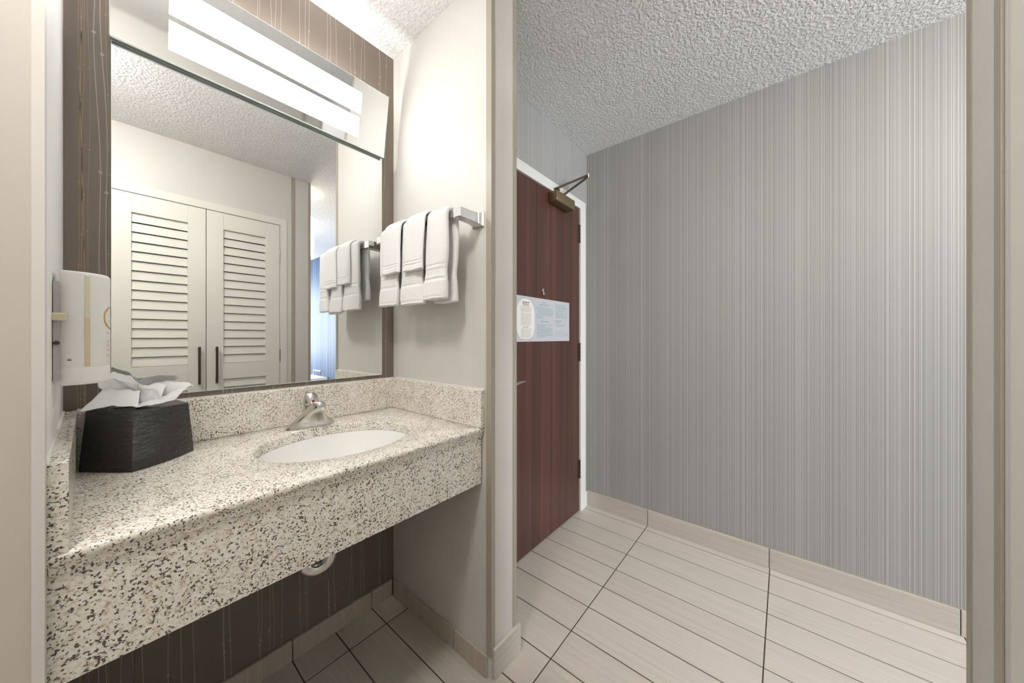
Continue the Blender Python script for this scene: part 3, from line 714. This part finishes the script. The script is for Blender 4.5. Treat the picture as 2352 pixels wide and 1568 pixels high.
patch(tm, ((0.040, 1.275, zt), (0.042, 1.216, zt + 0.002), (0.110, 1.226, 1.006), (0.150, 1.240, 1.040)), 14, 0.011, 6.2)               # lobe to the right
patch(tm, ((0.046, 1.285, zt + 0.002), (0.150, 1.240, 1.040), (0.122, 1.268, 1.052), (0.058, 1.280, 1.040)), 12, 0.008, 2.4)
patch(tm, ((0.052, 1.262, zt + 0.006), (0.046, 1.262, 1.052), (0.098, 1.262, 1.046), (0.085, 1.225, 1.002)), 12, 0.010, 9.9)
tis = obj('tissue', tm, M['tissue'], None, smooth=True, angle=180, sub=1, origin=(0.045, 1.27, ZC + 0.1385))
sd = tis.modifiers.new('thickness', 'SOLIDIFY'); sd.thickness = 0.0004
tag(tis, 'crumpled white tissue sticking out of the black box', 'tissue')

# ------------------------------------------------------------------ soap dispenser
sdp = thing('soap_dispenser', 'white wall soap dispenser beside the mirror', 'dispenser', (-0.03, 1.06, 1.085))
def wallx(y): return -0.071 + (YB - y) / (YB - 0.79) * 0.0135
obj('back_plate', MB().prism([(wallx(0.985) + 0.0008, 0.985), (wallx(1.13) + 0.0008, 1.13), (-0.0545, 1.13), (-0.0545, 0.985)], 1.092, 1.268), M['plastic_g'], sdp)
plan2 = [(-0.0560, 1.118), (-0.0560, 0.998), (-0.050, 0.9945), (-0.040, 0.9955), (-0.028, 0.9995), (-0.016, 1.006), (-0.006, 1.0155), (-0.0005, 1.026), (0.0020, 1.038), (0.0030, 1.055), (0.0030, 1.090), (-0.002, 1.110), (-0.012, 1.118)]
def inset(pl, f, z):
    cx_, cy_ = -0.03, 1.055
    return [(cx_ + (x - cx_) * f, cy_ + (y - cy_) * f, z) for x, y in pl]
L = [inset(plan2, 0.93, 1.0825), inset(plan2, 0.99, 1.085), inset(plan2, 1.0, 1.090), inset(plan2, 1.0, 1.113), inset(plan2, 0.992, 1.114), inset(plan2, 0.992, 1.1145), inset(plan2, 1.0, 1.116), inset(plan2, 1.0, 1.283), inset(plan2, 0.985, 1.2885), inset(plan2, 0.93, 1.2905)]
dbody = obj('housing', MB().loft(L), M['plastic'], sdp, smooth=True, angle=50)
def perim(s, off=0.0004):
    # point on the plan outline at arc length s from the near-left corner
    pts = plan2[1:-1]; acc = 0
    for i in range(len(pts) - 1):
        p, q = Vector(pts[i]), Vector(pts[i + 1]); l_ = (q - p).length
        if acc + l_ >= s or i == len(pts) - 2:
            t = (s - acc) / l_; d = (q - p) / l_; nr = Vector((d.y, -d.x)); r = p + d * (s - acc) + nr * off
            return r.x, r.y
        acc += l_
def decal(mb, s0, s1, z0, z1, n=4, off=0.0005):
    v = []
    for i in range(n + 1):
        x, y = perim(s0 + (s1 - s0) * i / n, off); v += [(x, y, z0), (x, y, z1)]
    mb.add(v, [(2 * i, 2 * i + 2, 2 * i + 3, 2 * i + 1) for i in range(n)]); return mb
obj('level_window', decal(MB(), 0.0300, 0.0372, 1.206, 1.284), M['amber_l'], dbody)
obj('soap_level', decal(MB(), 0.0300, 0.0372, 1.116, 1.206), M['amber_d'], dbody)
rg = MB(); v = []; NR = 36; sc_, zc_ = 0.0800, 1.208
for k in range(NR):
    a = 2 * PI * k / NR; th = 0.0014 + 0.0012 * (0.5 - 0.5 * math.cos(a - 0.2))
    for r in (0.0212 - th, 0.0212 + th * 0.3):
        x, y = perim(sc_ + r * math.cos(a), 0.0005); v.append((x, y, zc_ + r * math.sin(a)))
rg.add(v, [(2 * k, 2 * ((k + 1) % NR), 2 * ((k + 1) % NR) + 1, 2 * k + 1) for k in range(NR)])
r2 = MB()
for z, s1 in ((1.176, 0.072), (1.160, 0.078), (1.152, 0.076), (1.143, 0.085), (1.132, 0.084)): decal(r2, 0.066, s1, z, z + 0.004, 3)
obj('orange_ring_print', rg, M['orange'], dbody)
q = obj('small_orange_print', r2, M['orange_l'], dbody); q['kind'] = 'stuff'
obj('vent_mark', decal(decal(MB(), 0.0105, 0.0150, 1.1275, 1.1287, 2), 0.0105, 0.0150, 1.1298, 1.1307, 2), M['black'], dbody)
obj('key_tab', B(-0.0635, -0.046, 0.965, 0.986, 1.199, 1.212, bev=0.002), M['creamtab'], sdp)
obj('lock', MB().lathe([(0.0035, 0), (0.0035, -0.006), (0.002, -0.008)], (-0.057, 0.985, 1.160), 'Y', 12), M['bronze'], sdp, smooth=True)

# ------------------------------------------------------------------ louvred closet doors
def closet_door(name, label, xa, xb, handle_x, hinge_x):
    d = sempty(name, ((xa + xb) / 2, YC, 0.01), label, 'door')
    ya, yb = YC - 0.028, YC + 0.004
    st = 0.088
    for a, b in ((xa, xa + st), (xb - st, xb)): obj('stile', B(a, b, ya, yb, 0.012, 2.036, bev=0.001), M['paint'], d)
    for z0, z1 in ((0.012, 0.16), (0.878, 0.988), (1.922, 2.036)): obj('rail', B(xa + st, xb - st, ya, yb - 0.0006, z0, z1, bev=0.001), M['paint'], d)
    for z0, n in ((0.988, 16), (0.160, 12)):
        p = ((1.922 - 0.988) / 16) if n == 16 else ((0.878 - 0.160) / 12)
        for k in range(n):
            zc = z0 + p * (k + 0.5)
            v = []
            for x in (xa + st + 0.0004, xb - st - 0.0004):
                for y, z in ((yb - 0.0120, zc - p * 0.50 + 0.0040), (yb - 0.0045, zc - p * 0.50 + 0.0022), (yb - 0.0150, zc + p * 0.50 - 0.0022), (yb - 0.0225, zc + p * 0.50 - 0.0005)): v.append((x, y, z))
            obj('slat', MB().add(v, [(0, 1, 2, 3), (7, 6, 5, 4), (0, 4, 5, 1), (1, 5, 6, 2), (2, 6, 7, 3), (3, 7, 4, 0)]), M['paint'], d)
    h = obj('handle', B(handle_x - 0.0065, handle_x + 0.0065, yb + 0.018, yb + 0.027, 0.855, 1.105, bev=0.0012), M['bronze'], d)
    for z in (0.875, 1.085): obj('handle_post', B(handle_x - 0.005, handle_x + 0.005, yb, yb + 0.0182, z - 0.005, z + 0.005), M['bronze'], h)
    for zc in (1.795, 1.028, 0.25):
        hh_ = MB()
        for q in range(5): hh_.lathe([(0.004, zc - 0.05 + q * 0.02), (0.004, zc - 0.05 + q * 0.02 + 0.019)], (hinge_x, yb - 0.0055, 0), n=10)
        obj('hinge', hh_, M['nickel'], d, smooth=True)
    return d
closet_door('door_2', 'cream louvred closet door with its handle at its right edge, seen in the mirror', 0.0005, 0.4205, 0.386, -0.002)
closet_door('door_3', 'cream louvred closet door nearer the towels, seen in the mirror', 0.4240, 0.844, 0.474, 0.849)
mb = B(0.8535, 0.895, YC, YC + 0.004, 0, 2.042, bev=0.0015).box(-0.055, -0.0065, YC, YC + 0.004, 0, 2.042, bev=0.0015).box(-0.055, 0.895, YC, YC + 0.0041, 2.040, 2.092, bev=0.0015)
struct(obj('trim_9', mb, M['paint']), 'cream frame around the louvred closet doors', 'door frame')
struct(obj('closet_shade_sheet', B(-0.01, 0.86, YC - 0.10, YC - 0.07, 0, 2.1), M['closet_shade']), 'dark sheet behind the louvres, closet shade put into its colour', 'wall')  # near-black sheet added for the shade seen through the slat gaps

# ------------------------------------------------------------------ bedroom items seen in the mirror
sn = thing('wall_sconce', 'glowing cream wall lamp at the end of the closet wall, seen in the mirror', 'lamp', (XE, -0.50, 1.89))
L = []
for z in (1.895, 2.225):
    L.append([(XE + 0.018 + 0.085 * math.sin(PI * k / 14), -0.50 + 0.075 * math.cos(PI * k / 14), z) for k in range(15)])
L2 = [[(XE + 0.018 + (x - XE - 0.018) * 0.97, -0.50 + (y + 0.50) * 0.97, z) for x, y, z in q] for q in L]
mb = MB(); n = 15; v = L[0] + L[1] + L2[0] + L2[1]
mb.add(v, [(i, i + 1, n + i + 1, n + i) for i in range(n - 1)] + [(2 * n + i, 3 * n + i, 3 * n + i + 1, 2 * n + i + 1) for i in range(n - 1)] + [(i, 2 * n + i, 2 * n + i + 1, i + 1) for i in range(n - 1)] + [(n + i, n + i + 1, 3 * n + i + 1, 3 * n + i) for i in range(n - 1)])
obj('shade', mb, M['shade'], sn, smooth=True, angle=60)
obj('wall_plate', B(XE + 0.0005, XE + 0.016, -0.55, -0.45, 1.92, 2.235, bev=0.002), M['bronze'], sn)
l = bpy.data.lights.new('sconce_light', 'POINT'); l.energy = SCONCE_POWER; l.shadow_soft_size = 0.02; l.color = (1.0, 0.88, 0.70)
o = bpy.data.objects.new('sconce_light', l); C.objects.link(o); o.location = (0.05, 0, 0.20); o.parent = sn
bn = thing('luggage_bench', 'pale low bench against the blue-lit wall, seen in the mirror', 'bench', (1.85, -3.4, 0))
obj('bench_top', B(1.58, XR - 0.004, -4.2, -2.62, 0.50, 0.56, bev=0.004), M['plastic'], bn)
for x, y in ((1.62, -2.68), (1.62, -4.14), (2.08, -2.68), (2.08, -4.14)): obj('leg', B(x - 0.025, x + 0.025, y - 0.025, y + 0.025, 0, 0.50), M['bronze'], bn)
obj('chrome_rail', MB().tube([(2.085, -3.06, 0.56), (2.085, -3.06, 0.640), (2.085, -3.055, 0.645), (2.085, -2.785, 0.645), (2.085, -2.78, 0.640), (2.085, -2.78, 0.56)], 0.008, 8), M['chrome'], bn, smooth=True)
